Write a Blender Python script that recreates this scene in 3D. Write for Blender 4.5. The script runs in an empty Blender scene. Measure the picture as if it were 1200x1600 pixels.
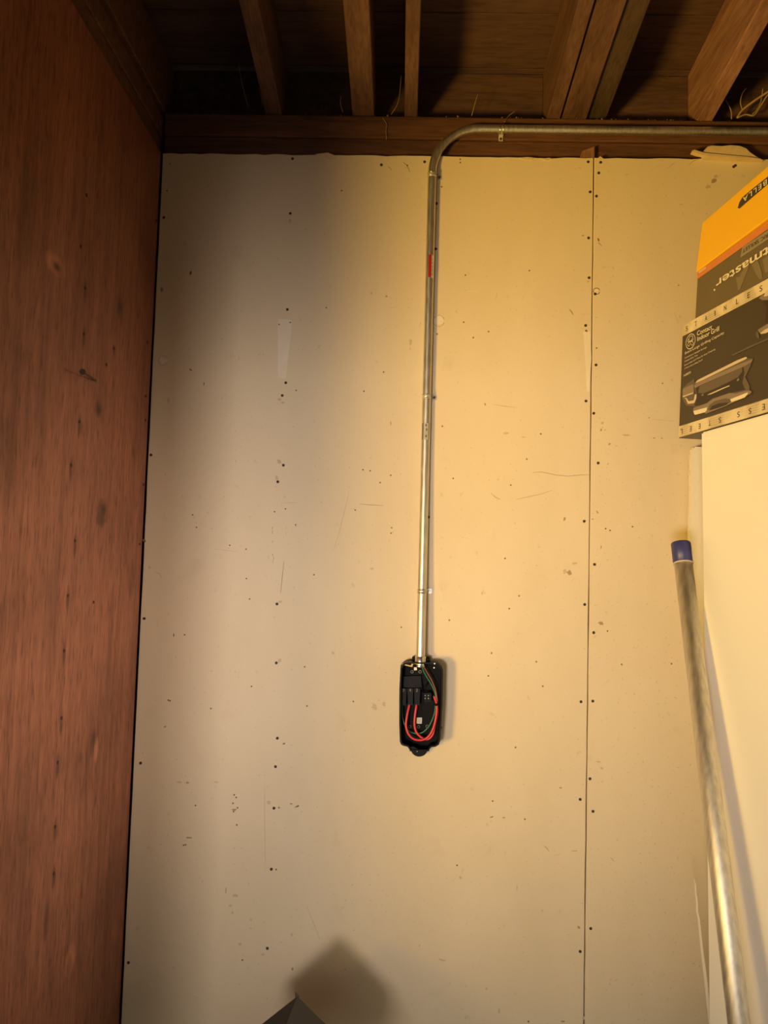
import bpy, bmesh, math, random
from mathutils import Vector, Matrix
random.seed(7)
SC = bpy.context.scene
COL = SC.collection

# ------------------------------------------------------------------ camera
F_PX = 1200.0                       # focal length in pixels of a 1200 x 1600 frame
YAW, PITCH, ROLL = 0.02425592, 0.06261708, 0.02839496
CAM = Vector((0.71248, -2.1, 1.30037))
_fw = Vector((-math.sin(YAW)*math.cos(PITCH), math.cos(YAW)*math.cos(PITCH), math.sin(PITCH)))
_r0 = Vector((math.cos(YAW), math.sin(YAW), 0)); _u0 = _r0.cross(_fw)
_r = _r0*math.cos(ROLL) + _u0*math.sin(ROLL); _u = _u0*math.cos(ROLL) - _r0*math.sin(ROLL)
cd = bpy.data.cameras.new('camera'); cam = bpy.data.objects.new('camera', cd); COL.objects.link(cam)
cam.matrix_world = Matrix(((_r.x, _u.x, -_fw.x, CAM.x), (_r.y, _u.y, -_fw.y, CAM.y), (_r.z, _u.z, -_fw.z, CAM.z), (0, 0, 0, 1)))
cd.sensor_fit = 'VERTICAL'; cd.sensor_height = 24.0; cd.sensor_width = 18.0
cd.lens = F_PX/1600.0*24.0
cd.clip_start = 0.02
SC.camera = cam

# ------------------------------------------------------------------ world, lights, exposure
w = bpy.data.worlds.new('world'); SC.world = w; w.use_nodes = True
bgn = w.node_tree.nodes['Background']
bgn.inputs[0].default_value = (1.0, 0.92, 0.78, 1); bgn.inputs[1].default_value = 1.4
vs = SC.view_settings
vs.view_transform = 'Standard'; vs.look = 'None'; vs.gamma = 1.0; vs.use_curve_mapping = False
vs.exposure = 0.0

def area(name, loc, target, sx, sy, power, color, spread, shape='RECTANGLE'):
    l = bpy.data.lights.new(name, 'AREA'); l.shape = shape; l.size = sx; l.size_y = sy
    l.energy = power; l.color = color; l.spread = math.radians(spread)
    o = bpy.data.objects.new(name, l); COL.objects.link(o); o.location = loc
    o.rotation_euler = (Vector(target)-Vector(loc)).to_track_quat('-Z', 'Y').to_euler()
    return o
# warm work lamp standing low beyond the end of the plywood partition
area('work_lamp_light', (-0.95, -2.35, 0.53), (1.30, 0.0, 2.30), 0.60, 0.50, 19.5, (1.0, 0.59, 0.080), 76, 'ELLIPSE')
# daylight coming in under the half-open garage door behind the camera
area('daylight_under_door', (-0.68, -5.2, 0.44), (0.70, 0.0, 1.22), 0.85, 0.55, 6.1, (1.0, 0.86, 0.75), 36)
# unseen weak fill added by the right-hand wall to brighten partition and left corner
area('right_fill_light', (2.55, -1.75, 1.10), (0.0, -0.34, 1.06), 0.5, 0.5, 3.2, (1.0, 0.79, 0.64), 34)

# ------------------------------------------------------------------ helpers
def ray(x, y): return _fw + _r*((x-600.0)/F_PX) - _u*((y-800.0)/F_PX)
def onY(x, y, Y):                    # measured photo point on the plane Y = const
    d = ray(x, y); return CAM + d*((Y-CAM.y)/d.y)
def onX(x, y, X):
    d = ray(x, y); return CAM + d*((X-CAM.x)/d.x)
def onPlane(x, y, p0, n):
    d = ray(x, y); return CAM + d*((p0-CAM).dot(n)/d.dot(n))

def obj(name, me, mat=None, parent=None):
    if isinstance(me, bmesh.types.BMesh):
        bm = me; me = bpy.data.meshes.new(name); bm.to_mesh(me); bm.free()
    o = bpy.data.objects.new(name, me); COL.objects.link(o)
    if mat is not None and hasattr(me, 'materials') and not me.materials: me.materials.append(mat)
    if parent is not None: o.parent = parent
    return o
def tag(o, label=None, cat=None, group=None, kind=None):
    if label: o['label'] = label
    if cat: o['category'] = cat
    if group: o['group'] = group
    if kind: o['kind'] = kind
    return o
def empty(name, loc=(0, 0, 0)):
    o = bpy.data.objects.new(name, None); COL.objects.link(o); o.location = loc; o.empty_display_size = 0.05
    return o
def keep(o, parent):                 # parent while keeping world placement (parents are only translated here)
    o.parent = parent
    o.matrix_parent_inverse = Matrix.Translation(-Vector(parent.location))
    return o
def bm_box(x0, x1, y0, y1, z0, z1, bev=0.0, seg=1):
    bm = bmesh.new()
    v = [bm.verts.new(p) for p in ((x0,y0,z0),(x1,y0,z0),(x1,y1,z0),(x0,y1,z0),(x0,y0,z1),(x1,y0,z1),(x1,y1,z1),(x0,y1,z1))]
    for f in ((3,2,1,0),(4,5,6,7),(0,1,5,4),(1,2,6,5),(2,3,7,6),(3,0,4,7)): bm.faces.new([v[i] for i in f])
    if bev: bmesh.ops.bevel(bm, geom=bm.edges[:], offset=bev, segments=seg, affect='EDGES', profile=0.5)
    return bm
def bm_frame_box(o, ex, ey, ez, bev=0.0, seg=1):   # box from corner o along three vectors
    bm = bmesh.new(); o = Vector(o)
    P = [o, o+ex, o+ex+ey, o+ey, o+ez, o+ex+ez, o+ex+ey+ez, o+ey+ez]
    v = [bm.verts.new(p) for p in P]
    for f in ((3,2,1,0),(4,5,6,7),(0,1,5,4),(1,2,6,5),(2,3,7,6),(3,0,4,7)): bm.faces.new([v[i] for i in f])
    bmesh.ops.recalc_face_normals(bm, faces=bm.faces[:])
    if bev: bmesh.ops.bevel(bm, geom=bm.edges[:], offset=bev, segments=seg, affect='EDGES', profile=0.5)
    return bm
def bm_prism(pts, off):              # outline (list of Vectors) extruded by vector off
    bm = bmesh.new(); off = Vector(off)
    a = [bm.verts.new(p) for p in pts]; b = [bm.verts.new(Vector(p)+off) for p in pts]
    bm.faces.new(a); bm.faces.new(b[::-1]); n = len(pts)
    for i in range(n): bm.faces.new((a[i], b[i], b[(i+1) % n], a[(i+1) % n]))
    bmesh.ops.recalc_face_normals(bm, faces=bm.faces[:])
    return bm
def bm_tube(pts, r, n=12, caps=True, bm=None):
    bm = bm or bmesh.new(); pts = [Vector(p) for p in pts]; m = len(pts)
    rr = r if isinstance(r, (list, tuple)) else [r]*m
    T = [(pts[min(i+1, m-1)]-pts[max(i-1, 0)]).normalized() for i in range(m)]
    ref = Vector((0, 1, 0)) if abs(T[0].y) < 0.9 else Vector((1, 0, 0))
    N = (ref - T[0]*ref.dot(T[0])).normalized(); rings = []
    for i in range(m):
        N = (N - T[i]*N.dot(T[i])).normalized(); B = T[i].cross(N)
        rings.append([bm.verts.new(pts[i] + (N*math.cos(2*math.pi*k/n) + B*math.sin(2*math.pi*k/n))*rr[i]) for k in range(n)])
    for i in range(m-1):
        for k in range(n):
            f = bm.faces.new((rings[i][k], rings[i][(k+1) % n], rings[i+1][(k+1) % n], rings[i+1][k])); f.smooth = True
    if caps: bm.faces.new(rings[0][::-1]); bm.faces.new(rings[-1])
    bmesh.ops.recalc_face_normals(bm, faces=bm.faces[:])
    return bm
def spline(P, n=8):                  # Catmull-Rom through the points
    P = [Vector(p) for p in P]; Q = [P[0]*2-P[1]] + P + [P[-1]*2-P[-2]]; out = []
    for i in range(1, len(Q)-2):
        for k in range(n):
            t = k/n
            out.append(0.5*((2*Q[i]) + (Q[i+1]-Q[i-1])*t + (2*Q[i-1]-5*Q[i]+4*Q[i+1]-Q[i+2])*t*t + (3*Q[i]-Q[i-1]-3*Q[i+1]+Q[i+2])*t**3))
    out.append(P[-1]); return out

# ------------------------------------------------------------------ materials
def new_mat(name):
    m = bpy.data.materials.new(name); m.use_nodes = True
    nt = m.node_tree; b = nt.nodes['Principled BSDF']
    return m, nt, b
def simple(name, col, rough=0.6, metal=0.0, spec=0.5, var=0.08, scale=30.0, bump=0.0):
    m, nt, b = new_mat(name)
    b.inputs['Roughness'].default_value = rough; b.inputs['Metallic'].default_value = metal
    b.inputs['Specular IOR Level'].default_value = spec
    tc = nt.nodes.new('ShaderNodeTexCoord'); nz = nt.nodes.new('ShaderNodeTexNoise')
    nz.inputs['Scale'].default_value = scale; nz.inputs['Detail'].default_value = 4
    nt.links.new(tc.outputs['Object'], nz.inputs['Vector'])
    mx = nt.nodes.new('ShaderNodeMix'); mx.data_type = 'RGBA'
    mx.inputs[6].default_value = tuple(c*(1-var) for c in col)+(1,); mx.inputs[7].default_value = tuple(min(1, c*(1+var)) for c in col)+(1,)
    nt.links.new(nz.outputs['Fac'], mx.inputs[0]); nt.links.new(mx.outputs[2], b.inputs['Base Color'])
    if bump:
        bp = nt.nodes.new('ShaderNodeBump'); bp.inputs['Strength'].default_value = bump; bp.inputs['Distance'].default_value = 0.002
        nt.links.new(nz.outputs['Fac'], bp.inputs['Height']); nt.links.new(bp.outputs[0], b.inputs['Normal'])
    return m
def ramp(nt, stops):
    r = nt.nodes.new('ShaderNodeValToRGB'); e = r.color_ramp.elements
    while len(e) < len(stops): e.new(0.5)
    for i, (p, c) in enumerate(stops): e[i].position = p; e[i].color = tuple(c)+(1,) if len(c) == 3 else c
    return r
def wood(name, dark, light, stretch, scale=6.0, rough=0.75, bump=0.25, knots=(), ax='YZ', objvar=0.0, streak=(), flecks=None):
    """grain along the axis with the small stretch value; knots = (a, b, radius_a, radius_b, strength, pale)"""
    m, nt, b = new_mat(name); L = nt.links.new
    b.inputs['Roughness'].default_value = rough; b.inputs['Specular IOR Level'].default_value = 0.35
    tc = nt.nodes.new('ShaderNodeTexCoord'); mp = nt.nodes.new('ShaderNodeMapping')
    mp.inputs['Scale'].default_value = stretch
    L(tc.outputs['Object'], mp.inputs[0])
    src = mp.outputs[0]
    if objvar:
        oi = nt.nodes.new('ShaderNodeObjectInfo'); ad = nt.nodes.new('ShaderNodeVectorMath'); ad.operation = 'ADD'
        ml = nt.nodes.new('ShaderNodeMath'); ml.operation = 'MULTIPLY'; ml.inputs[1].default_value = 37.0
        L(oi.outputs['Random'], ml.inputs[0]); L(src, ad.inputs[0]); L(ml.outputs[0], ad.inputs[1]); src = ad.outputs[0]
    n1 = nt.nodes.new('ShaderNodeTexNoise'); n1.inputs['Scale'].default_value = scale; n1.inputs['Detail'].default_value = 8; n1.inputs['Roughness'].default_value = 0.65
    n1.inputs['Distortion'].default_value = 0.6
    n2 = nt.nodes.new('ShaderNodeTexNoise'); n2.inputs['Scale'].default_value = scale*7; n2.inputs['Detail'].default_value = 5
    L(src, n1.inputs['Vector']); L(src, n2.inputs['Vector'])
    r1 = ramp(nt, [(0.30, dark), (0.72, light)])
    L(n1.outputs['Fac'], r1.inputs[0])
    r2 = ramp(nt, [(0.33, (0.62, 0.58, 0.55)), (0.56, (1, 1, 1))])
    L(n2.outputs['Fac'], r2.inputs[0])
    mu = nt.nodes.new('ShaderNodeMix'); mu.data_type = 'RGBA'; mu.blend_type = 'MULTIPLY'; mu.inputs[0].default_value = 0.75
    L(r1.outputs[0], mu.inputs[6]); L(r2.outputs[0], mu.inputs[7])
    out = mu.outputs[2]
    if flecks:
        mp2 = nt.nodes.new('ShaderNodeMapping'); mp2.inputs['Scale'].default_value = flecks; L(tc.outputs['Object'], mp2.inputs[0])
        n3 = nt.nodes.new('ShaderNodeTexNoise'); n3.inputs['Scale'].default_value = 1.0; n3.inputs['Detail'].default_value = 4; L(mp2.outputs[0], n3.inputs['Vector'])
        r3 = ramp(nt, [(0.30, (0.42, 0.36, 0.34)), (0.47, (1, 1, 1))]); L(n3.outputs['Fac'], r3.inputs[0])
        n4 = nt.nodes.new('ShaderNodeTexNoise'); n4.inputs['Scale'].default_value = 3.1; n4.inputs['Detail'].default_value = 5; L(tc.outputs['Object'], n4.inputs['Vector'])
        r4 = ramp(nt, [(0.32, (0.62, 0.56, 0.54)), (0.62, (1.0, 1.0, 1.0))]); L(n4.outputs['Fac'], r4.inputs[0])
        for q in (r3, r4):
            mm = nt.nodes.new('ShaderNodeMix'); mm.data_type = 'RGBA'; mm.blend_type = 'MULTIPLY'; mm.inputs[0].default_value = 0.8
            L(out, mm.inputs[6]); L(q.outputs[0], mm.inputs[7]); out = mm.outputs[2]
    if knots or streak:
        sp = nt.nodes.new('ShaderNodeSeparateXYZ'); L(tc.outputs['Object'], sp.inputs[0])
        nzw = nt.nodes.new('ShaderNodeTexNoise'); nzw.inputs['Scale'].default_value = 45; L(tc.outputs['Object'], nzw.inputs['Vector'])
        for (a, c, ra, rc, st, pale) in knots:
            def term(o, v, rad):
                s = nt.nodes.new('ShaderNodeMath'); s.operation = 'SUBTRACT'; L(o, s.inputs[0]); s.inputs[1].default_value = v
                d = nt.nodes.new('ShaderNodeMath'); d.operation = 'DIVIDE'; L(s.outputs[0], d.inputs[0]); d.inputs[1].default_value = rad
                q = nt.nodes.new('ShaderNodeMath'); q.operation = 'POWER'; L(d.outputs[0], q.inputs[0]); q.inputs[1].default_value = 2
                return q.outputs[0]
            ta = term(sp.outputs[ax[0]], a, ra); tb = term(sp.outputs[ax[1]], c, rc)
            sm = nt.nodes.new('ShaderNodeMath'); sm.operation = 'ADD'; L(ta, sm.inputs[0]); L(tb, sm.inputs[1])
            s2 = nt.nodes.new('ShaderNodeMath'); s2.operation = 'MULTIPLY_ADD'; L(nzw.outputs['Fac'], s2.inputs[0]); s2.inputs[1].default_value = 1.0
            s2.inputs[2].default_value = -0.5
            s3 = nt.nodes.new('ShaderNodeMath'); s3.operation = 'ADD'; L(sm.outputs[0], s3.inputs[0]); L(s2.outputs[0], s3.inputs[1])
            mr = nt.nodes.new('ShaderNodeMapRange'); mr.inputs[1].default_value = 0.05; mr.inputs[2].default_value = 1.25
            mr.inputs[3].default_value = st; mr.inputs[4].default_value = 0.0; L(s3.outputs[0], mr.inputs[0])
            k = nt.nodes.new('ShaderNodeMix'); k.data_type = 'RGBA'; L(mr.outputs[0], k.inputs[0]); L(out, k.inputs[6])
            k.inputs[7].default_value = tuple(x*1.7 for x in light)+(1,) if pale else tuple(x*0.28 for x in dark)+(1,)
            out = k.outputs[2]
    L(out, b.inputs['Base Color'])
    bp = nt.nodes.new('ShaderNodeBump'); bp.inputs['Strength'].default_value = bump; bp.inputs['Distance'].default_value = 0.002
    L(n2.outputs['Fac'], bp.inputs['Height']); L(bp.outputs[0], b.inputs['Normal'])
    return m
def drywall_mat():
    m, nt, b = new_mat('cream_painted_drywall'); L = nt.links.new
    b.inputs['Roughness'].default_value = 0.62; b.inputs['Specular IOR Level'].default_value = 0.25
    tc = nt.nodes.new('ShaderNodeTexCoord')
    def noise(sc, det=5, ro=0.6, mapping=None):
        n = nt.nodes.new('ShaderNodeTexNoise'); n.inputs['Scale'].default_value = sc; n.inputs['Detail'].default_value = det; n.inputs['Roughness'].default_value = ro
        if mapping:
            mp = nt.nodes.new('ShaderNodeMapping'); mp.inputs['Scale'].default_value = mapping; L(tc.outputs['Object'], mp.inputs[0]); L(mp.outputs[0], n.inputs['Vector'])
        else: L(tc.outputs['Object'], n.inputs['Vector'])
        return n
    base = ramp(nt, [(0.32, (0.70, 0.598, 0.425)), (0.70, (0.765, 0.660, 0.485))]); n0 = noise(2.2, 6, 0.6, (1.6, 1, 0.7)); L(n0.outputs['Fac'], base.inputs[0])
    # fine brown specks
    out = base.outputs[0]
    for sc, lo, hi, amt, col in ((120, 0.655, 0.72, 0.42, (0.34, 0.24, 0.13)), (42, 0.665, 0.74, 0.26, (0.40, 0.30, 0.17)), (10, 0.64, 0.76, 0.16, (0.46, 0.36, 0.21))):
        n = noise(sc, 3, 0.55); r = nt.nodes.new('ShaderNodeMapRange'); r.inputs[1].default_value = lo; r.inputs[2].default_value = hi; r.inputs[3].default_value = 0; r.inputs[4].default_value = amt
        L(n.outputs['Fac'], r.inputs[0])
        k = nt.nodes.new('ShaderNodeMix'); k.data_type = 'RGBA'; L(r.outputs[0], k.inputs[0]); L(out, k.inputs[6]); k.inputs[7].default_value = col+(1,); out = k.outputs[2]
    L(out, b.inputs['Base Color'])
    nb = noise(60, 6, 0.6); nb2 = noise(5, 2, 0.5)
    ad = nt.nodes.new('ShaderNodeMath'); ad.operation = 'MULTIPLY_ADD'; L(nb2.outputs['Fac'], ad.inputs[0]); ad.inputs[1].default_value = 4.0; L(nb.outputs['Fac'], ad.inputs[2])
    bp = nt.nodes.new('ShaderNodeBump'); bp.inputs['Strength'].default_value = 0.12; bp.inputs['Distance'].default_value = 0.002
    L(ad.outputs[0], bp.inputs['Height']); L(bp.outputs[0], b.inputs['Normal'])
    return m
def metal(name, col, rough, var=0.12, scale=(60, 60, 8), bump=0.0):
    m, nt, b = new_mat(name); L = nt.links.new
    b.inputs['Metallic'].default_value = 1.0
    tc = nt.nodes.new('ShaderNodeTexCoord'); mp = nt.nodes.new('ShaderNodeMapping'); mp.inputs['Scale'].default_value = scale
    L(tc.outputs['Object'], mp.inputs[0])
    n = nt.nodes.new('ShaderNodeTexNoise'); n.inputs['Scale'].default_value = 3; n.inputs['Detail'].default_value = 6; L(mp.outputs[0], n.inputs['Vector'])
    r = ramp(nt, [(0.3, tuple(c*(1-var*1.6) for c in col)), (0.7, tuple(min(1, c*(1+var)) for c in col))]); L(n.outputs['Fac'], r.inputs[0]); L(r.outputs[0], b.inputs['Base Color'])
    mr = nt.nodes.new('ShaderNodeMapRange'); mr.inputs[3].default_value = rough-0.06; mr.inputs[4].default_value = rough+0.10; L(n.outputs['Fac'], mr.inputs[0]); L(mr.outputs[0], b.inputs['Roughness'])
    if bump:
        bp = nt.nodes.new('ShaderNodeBump'); bp.inputs['Strength'].default_value = bump; bp.inputs['Distance'].default_value = 0.001
        L(n.outputs['Fac'], bp.inputs['Height']); L(bp.outputs[0], b.inputs['Normal'])
    return m

M = {}
M['drywall'] = drywall_mat()
M['putty'] = simple('putty_patch', (0.80, 0.72, 0.58), 0.6, spec=0.2)
M['nail'] = simple('rusty_nail_head', (0.045, 0.025, 0.014), 0.7)
M['scuff'] = simple('brown_scuff', (0.40, 0.30, 0.185), 0.8, spec=0.1)
M['faint'] = simple('faint_brown_mark', (0.57, 0.475, 0.335), 0.8, spec=0.1)
M['dark'] = simple('dark_scuff', (0.19, 0.12, 0.07), 0.8, spec=0.1)
M['paper'] = simple('torn_gypsum_paper', (0.70, 0.56, 0.36), 0.85, spec=0.1, var=0.15, scale=60, bump=0.4)
M['gypsum'] = simple('white_gypsum', (0.82, 0.78, 0.68), 0.85, spec=0.15, var=0.06, scale=80, bump=0.2)
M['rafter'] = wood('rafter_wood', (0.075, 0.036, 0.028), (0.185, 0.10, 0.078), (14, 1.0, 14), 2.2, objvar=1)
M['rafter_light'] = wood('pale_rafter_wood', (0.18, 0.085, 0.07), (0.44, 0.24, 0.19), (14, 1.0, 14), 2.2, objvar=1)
M['rafter_dark'] = wood('dark_rafter_wood', (0.04, 0.026, 0.019), (0.105, 0.066, 0.045), (14, 1.0, 14), 2.2, objvar=1)  # darker rafter tone, used again on the leftmost blocking boards
M['plate'] = wood('top_plate_wood', (0.075, 0.033, 0.020), (0.18, 0.080, 0.046), (1.0, 14, 14), 2.4, objvar=1)
M['deck'] = wood('roof_plank_wood', (0.072, 0.038, 0.034), (0.15, 0.083, 0.072), (1.0, 9, 9), 2.2, objvar=1)
M['stub'] = wood('stud_end_wood', (0.20, 0.10, 0.05), (0.36, 0.19, 0.09), (9, 9, 2), 3.0)
M['metal'] = metal('galvanised_conduit', (0.76, 0.75, 0.68), 0.42)
M['pole'] = metal('galvanised_pole', (0.74, 0.71, 0.63), 0.50, scale=(40, 40, 5))
M['zinc'] = metal('zinc_fitting', (0.78, 0.76, 0.68), 0.22)
M['strap'] = simple('bright_zinc_strap', (0.66, 0.64, 0.58), 0.32, metal=0.45)
M['black'] = simple('black_plastic', (0.0045, 0.0045, 0.005), 0.55, spec=0.10)
M['black2'] = simple('black_plastic_gloss', (0.0055, 0.0055, 0.006), 0.42, spec=0.13)
M['red'] = simple('red_wire', (0.62, 0.045, 0.05), 0.42)
M['green'] = simple('green_wire', (0.02, 0.16, 0.09), 0.42)
M['brownwire'] = simple('brown_wire', (0.20, 0.06, 0.045), 0.42)
M['white'] = simple('white_label', (0.82, 0.82, 0.80), 0.5, var=0.03)
M['grey'] = simple('grey_print', (0.30, 0.30, 0.29), 0.5)
M['redlabel'] = simple('red_label', (0.62, 0.03, 0.03), 0.4)
M['brass'] = simple('yellow_metal_bracket', (0.62, 0.46, 0.12), 0.4, spec=0.5)
M['blue'] = simple('blue_plastic_cap', (0.045, 0.048, 0.20), 0.4)
M['fridge'] = simple('white_enamel', (0.90, 0.90, 0.88), 0.38, var=0.012, scale=4)
M['gasket'] = simple('grey_gasket', (0.25, 0.25, 0.25), 0.7)
M['boxdark'] = simple('dark_print_card', (0.052, 0.040, 0.026), 0.45, var=0.12, scale=8)
M['boxolive'] = simple('olive_print_card', (0.135, 0.105, 0.062), 0.42, var=0.12, scale=7)
M['olive_light'] = simple('pale_olive_print', (0.21, 0.175, 0.115), 0.42)
M['olive_tag'] = simple('tan_print', (0.30, 0.26, 0.19), 0.45)
M['card'] = simple('brown_card', (0.24, 0.16, 0.09), 0.8)
M['orange'] = simple('orange_print', (0.66, 0.23, 0.07), 0.45)
M['yellow'] = simple('yellow_print_card', (0.93, 0.53, 0.012), 0.42, var=0.04, scale=12)
M['banner'] = simple('black_banner_print', (0.045, 0.038, 0.022), 0.45)
M['cream'] = simple('cream_print', (0.80, 0.74, 0.60), 0.5, var=0.03)
M['p1'] = simple('print_pale_grey', (0.66, 0.56, 0.46), 0.45); M['p2'] = simple('print_mid_grey', (0.25, 0.20, 0.165), 0.45)
M['p3'] = simple('print_grey', (0.125, 0.10, 0.08), 0.45); M['p4'] = simple('print_black', (0.028, 0.022, 0.018), 0.45)
M['flap'] = simple('charcoal_card', (0.075, 0.070, 0.072), 0.75, var=0.10, scale=25)
M['flap2'] = simple('darker_card', (0.035, 0.032, 0.032), 0.8)
M['straw'] = simple('dry_straw', (0.42, 0.30, 0.17), 0.8)
M['dust'] = simple('dry_debris', (0.20, 0.13, 0.07), 0.9)
M['concrete'] = simple('concrete_floor', (0.33, 0.31, 0.28), 0.85, var=0.2, scale=6, bump=0.2)
M['grey_panel'] = simple('painted_door_panel', (0.20, 0.18, 0.16), 0.7)
def mesh_strip_mat():
    m, nt, b = new_mat('steel_mesh_print'); L = nt.links.new
    b.inputs['Roughness'].default_value = 0.4
    tc = nt.nodes.new('ShaderNodeTexCoord')
    br = nt.nodes.new('ShaderNodeTexBrick'); br.offset = 0.0; br.inputs['Scale'].default_value = 1.0
    br.inputs['Brick Width'].default_value = 0.0052; br.inputs['Row Height'].default_value = 0.0052; br.inputs['Mortar Size'].default_value = 0.0011
    br.inputs['Color1'].default_value = (0.74, 0.65, 0.47, 1); br.inputs['Color2'].default_value = (0.70, 0.61, 0.43, 1); br.inputs['Mortar'].default_value = (0.47, 0.39, 0.25, 1)
    sp = nt.nodes.new('ShaderNodeSeparateXYZ'); cb = nt.nodes.new('ShaderNodeCombineXYZ')
    L(tc.outputs['Object'], sp.inputs[0]); L(sp.outputs['Y'], cb.inputs[0]); L(sp.outputs['Z'], cb.inputs[1]); L(cb.outputs[0], br.inputs['Vector'])
    n = nt.nodes.new('ShaderNodeTexNoise'); n.inputs['Scale'].default_value = 14; L(tc.outputs['Object'], n.inputs['Vector'])
    r = ramp(nt, [(0.42, (0, 0, 0)), (0.6, (1, 1, 1))]); L(n.outputs['Fac'], r.inputs[0])
    k = nt.nodes.new('ShaderNodeMix'); k.data_type = 'RGBA'; L(r.outputs[0], k.inputs[0]); L(br.outputs['Color'], k.inputs[6]); k.inputs[7].default_value = (0.76, 0.68, 0.50, 1)
    L(k.outputs[2], b.inputs['Base Color'])
    return m
M['strip'] = mesh_strip_mat()

# ------------------------------------------------------------------ the setting
W = 1.2225                          # seam between the two drywall sheets
ZT = 2.4415
tag(obj('floor', bm_box(-9.0, 2.75, -18.0, 0.6, -0.10, 0.0), M['concrete']), kind='structure')

wb = tag(obj('wall_back', bm_box(-3.2, 2.75, 0.103, 0.16, 0.0, 2.56), M['deck']), kind='structure')
def sheet_outline(x0, x1, zt0, zt1, seed, chips):
    rnd = random.Random(seed); P = [(x0, 0.0), (x1, 0.0)]
    n = 34                                                   # right edge upwards
    for i in range(1, n): P.append((x1 + rnd.uniform(-0.0006, 0.0006), zt1*i/n))
    m = 46
    for i in range(m+1):
        t = i/m; z = zt1 + (zt0-zt1)*t + rnd.uniform(-0.0016, 0.0016)
        P.append((x1 + (x0-x1)*t, z))
    for i in range(n-1, 0, -1): P.append((x0 + rnd.uniform(-0.0006, 0.0006), zt0*i/n))
    return P
def sheet(x0, x1, zt0, zt1, yf, seed):
    pts = [Vector((x, yf, z)) for x, z in sheet_outline(x0, x1, zt0, zt1, seed, 0)]
    bm = bm_prism(pts, (0, 0.0127, 0))
    fr = [e for e in bm.edges if all(abs(v.co.y-yf) < 1e-6 for v in e.verts)]
    bmesh.ops.bevel(bm, geom=fr, offset=0.0012, segments=1, affect='EDGES')
    return bm
sh1 = obj('drywall_sheet', sheet(0.0035, W-0.0016, 2.4375, 2.4425, 0.0, 3), M['drywall'], wb)
sh2 = obj('drywall_sheet', sheet(W+0.0014, 2.60, 2.4425, 2.452, -0.0012, 5), M['drywall'], wb)
obj('stud', bm_box(W-0.045, W+0.004, 0.0145, 0.102, 0.0, 2.44, 0.002), M['stub'], wb)
for sx in (0.03, 0.406, 0.80, 1.62, 2.02, 2.42):
    obj('stud', bm_box(sx-0.022, sx+0.022, 0.0135, 0.102, 0.0, 2.44, 0.002), M['stub'], wb)
obj('top_plate', bm_box(0.0, 2.60, 0.0195, 0.102, 2.4405, 2.4985, 0.003, 2), M['plate'], wb)
obj('top_plate', bm_box(0.0, 2.60, 0.0140, 0.102, 2.4995, 2.5640, 0.003, 2), M['plate'], wb)
# small end of a stud block standing in front of the lower plate beside the seam
sb = bm_prism([Vector((x, 0.0025, z)) for x, z in ((1.183, 2.444), (1.224, 2.444), (1.2245, 2.478), (1.205, 2.470), (1.190, 2.464))], (0, 0.0165, 0))
obj('stud_end', sb, M['stub'], wb)
# torn paper lip at the sheet's top edge
lip = [onY(x, y, -0.0022) for x, y in ((493, 240.5), (507, 239), (512, 238.2), (519, 241), (522, 242.5), (522, 247.5), (512, 247.5), (506, 243.5), (498, 242.5))]
obj('torn_paper_lip', bm_prism(lip, (0, 0.002, 0)), M['paper'], sh1)
for pts in (((812, 247), (822, 245.4), (833, 246), (832, 249), (820, 249.5)), ((846, 248), (858, 246.5), (864, 248.5), (855, 250.5)), ((933, 247.5), (938, 244), (944, 248.5), (940, 250))):
    par = sh1 if pts[0][0] < 925 else sh2
    obj('torn_paper_lip', bm_prism([onY(x, y, -0.0022) for x, y in pts], (0, 0.002, 0)), M['paper'], par)

# --- marks on the drywall
disc_cache = {}
def disc_mesh(r, y0=-0.0007, y1=0.002, n=10):
    if r not in disc_cache:
        bm = bmesh.new(); rnd = random.Random(int(r*1e6))
        a = []; b = []
        for k in range(n):
            t = 2*math.pi*k/n; q = r*rnd.uniform(0.88, 1.1)
            a.append(bm.verts.new((q*math.cos(t), y0, q*math.sin(t)))); b.append(bm.verts.new((q*1.05*math.cos(t), y1, q*1.05*math.sin(t))))
        bm.faces.new(a)
        for k in range(n): bm.faces.new((a[k], b[k], b[(k+1) % n], a[(k+1) % n]))
        bmesh.ops.recalc_face_normals(bm, faces=bm.faces[:])
        me = bpy.data.meshes.new('nail_head'); bm.to_mesh(me); bm.free(); me.materials.append(M['nail'] if r > .003 else M['dark']); disc_cache[r] = me
    return disc_cache[r]
def sheet_of(x, y):
    p = onY(x, y, 0.0); return (sh1, 0.0, p) if p.x < W else (sh2, -0.0012, p)
def nail(x, y, r=0.0040):
    s, yf, p = sheet_of(x, y)
    o = bpy.data.objects.new('nail_head', disc_mesh(r)); COL.objects.link(o); o.parent = s; o.location = (p.x, yf, p.z)
    o.rotation_euler = (0, random.uniform(0, 6), 0)
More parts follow.
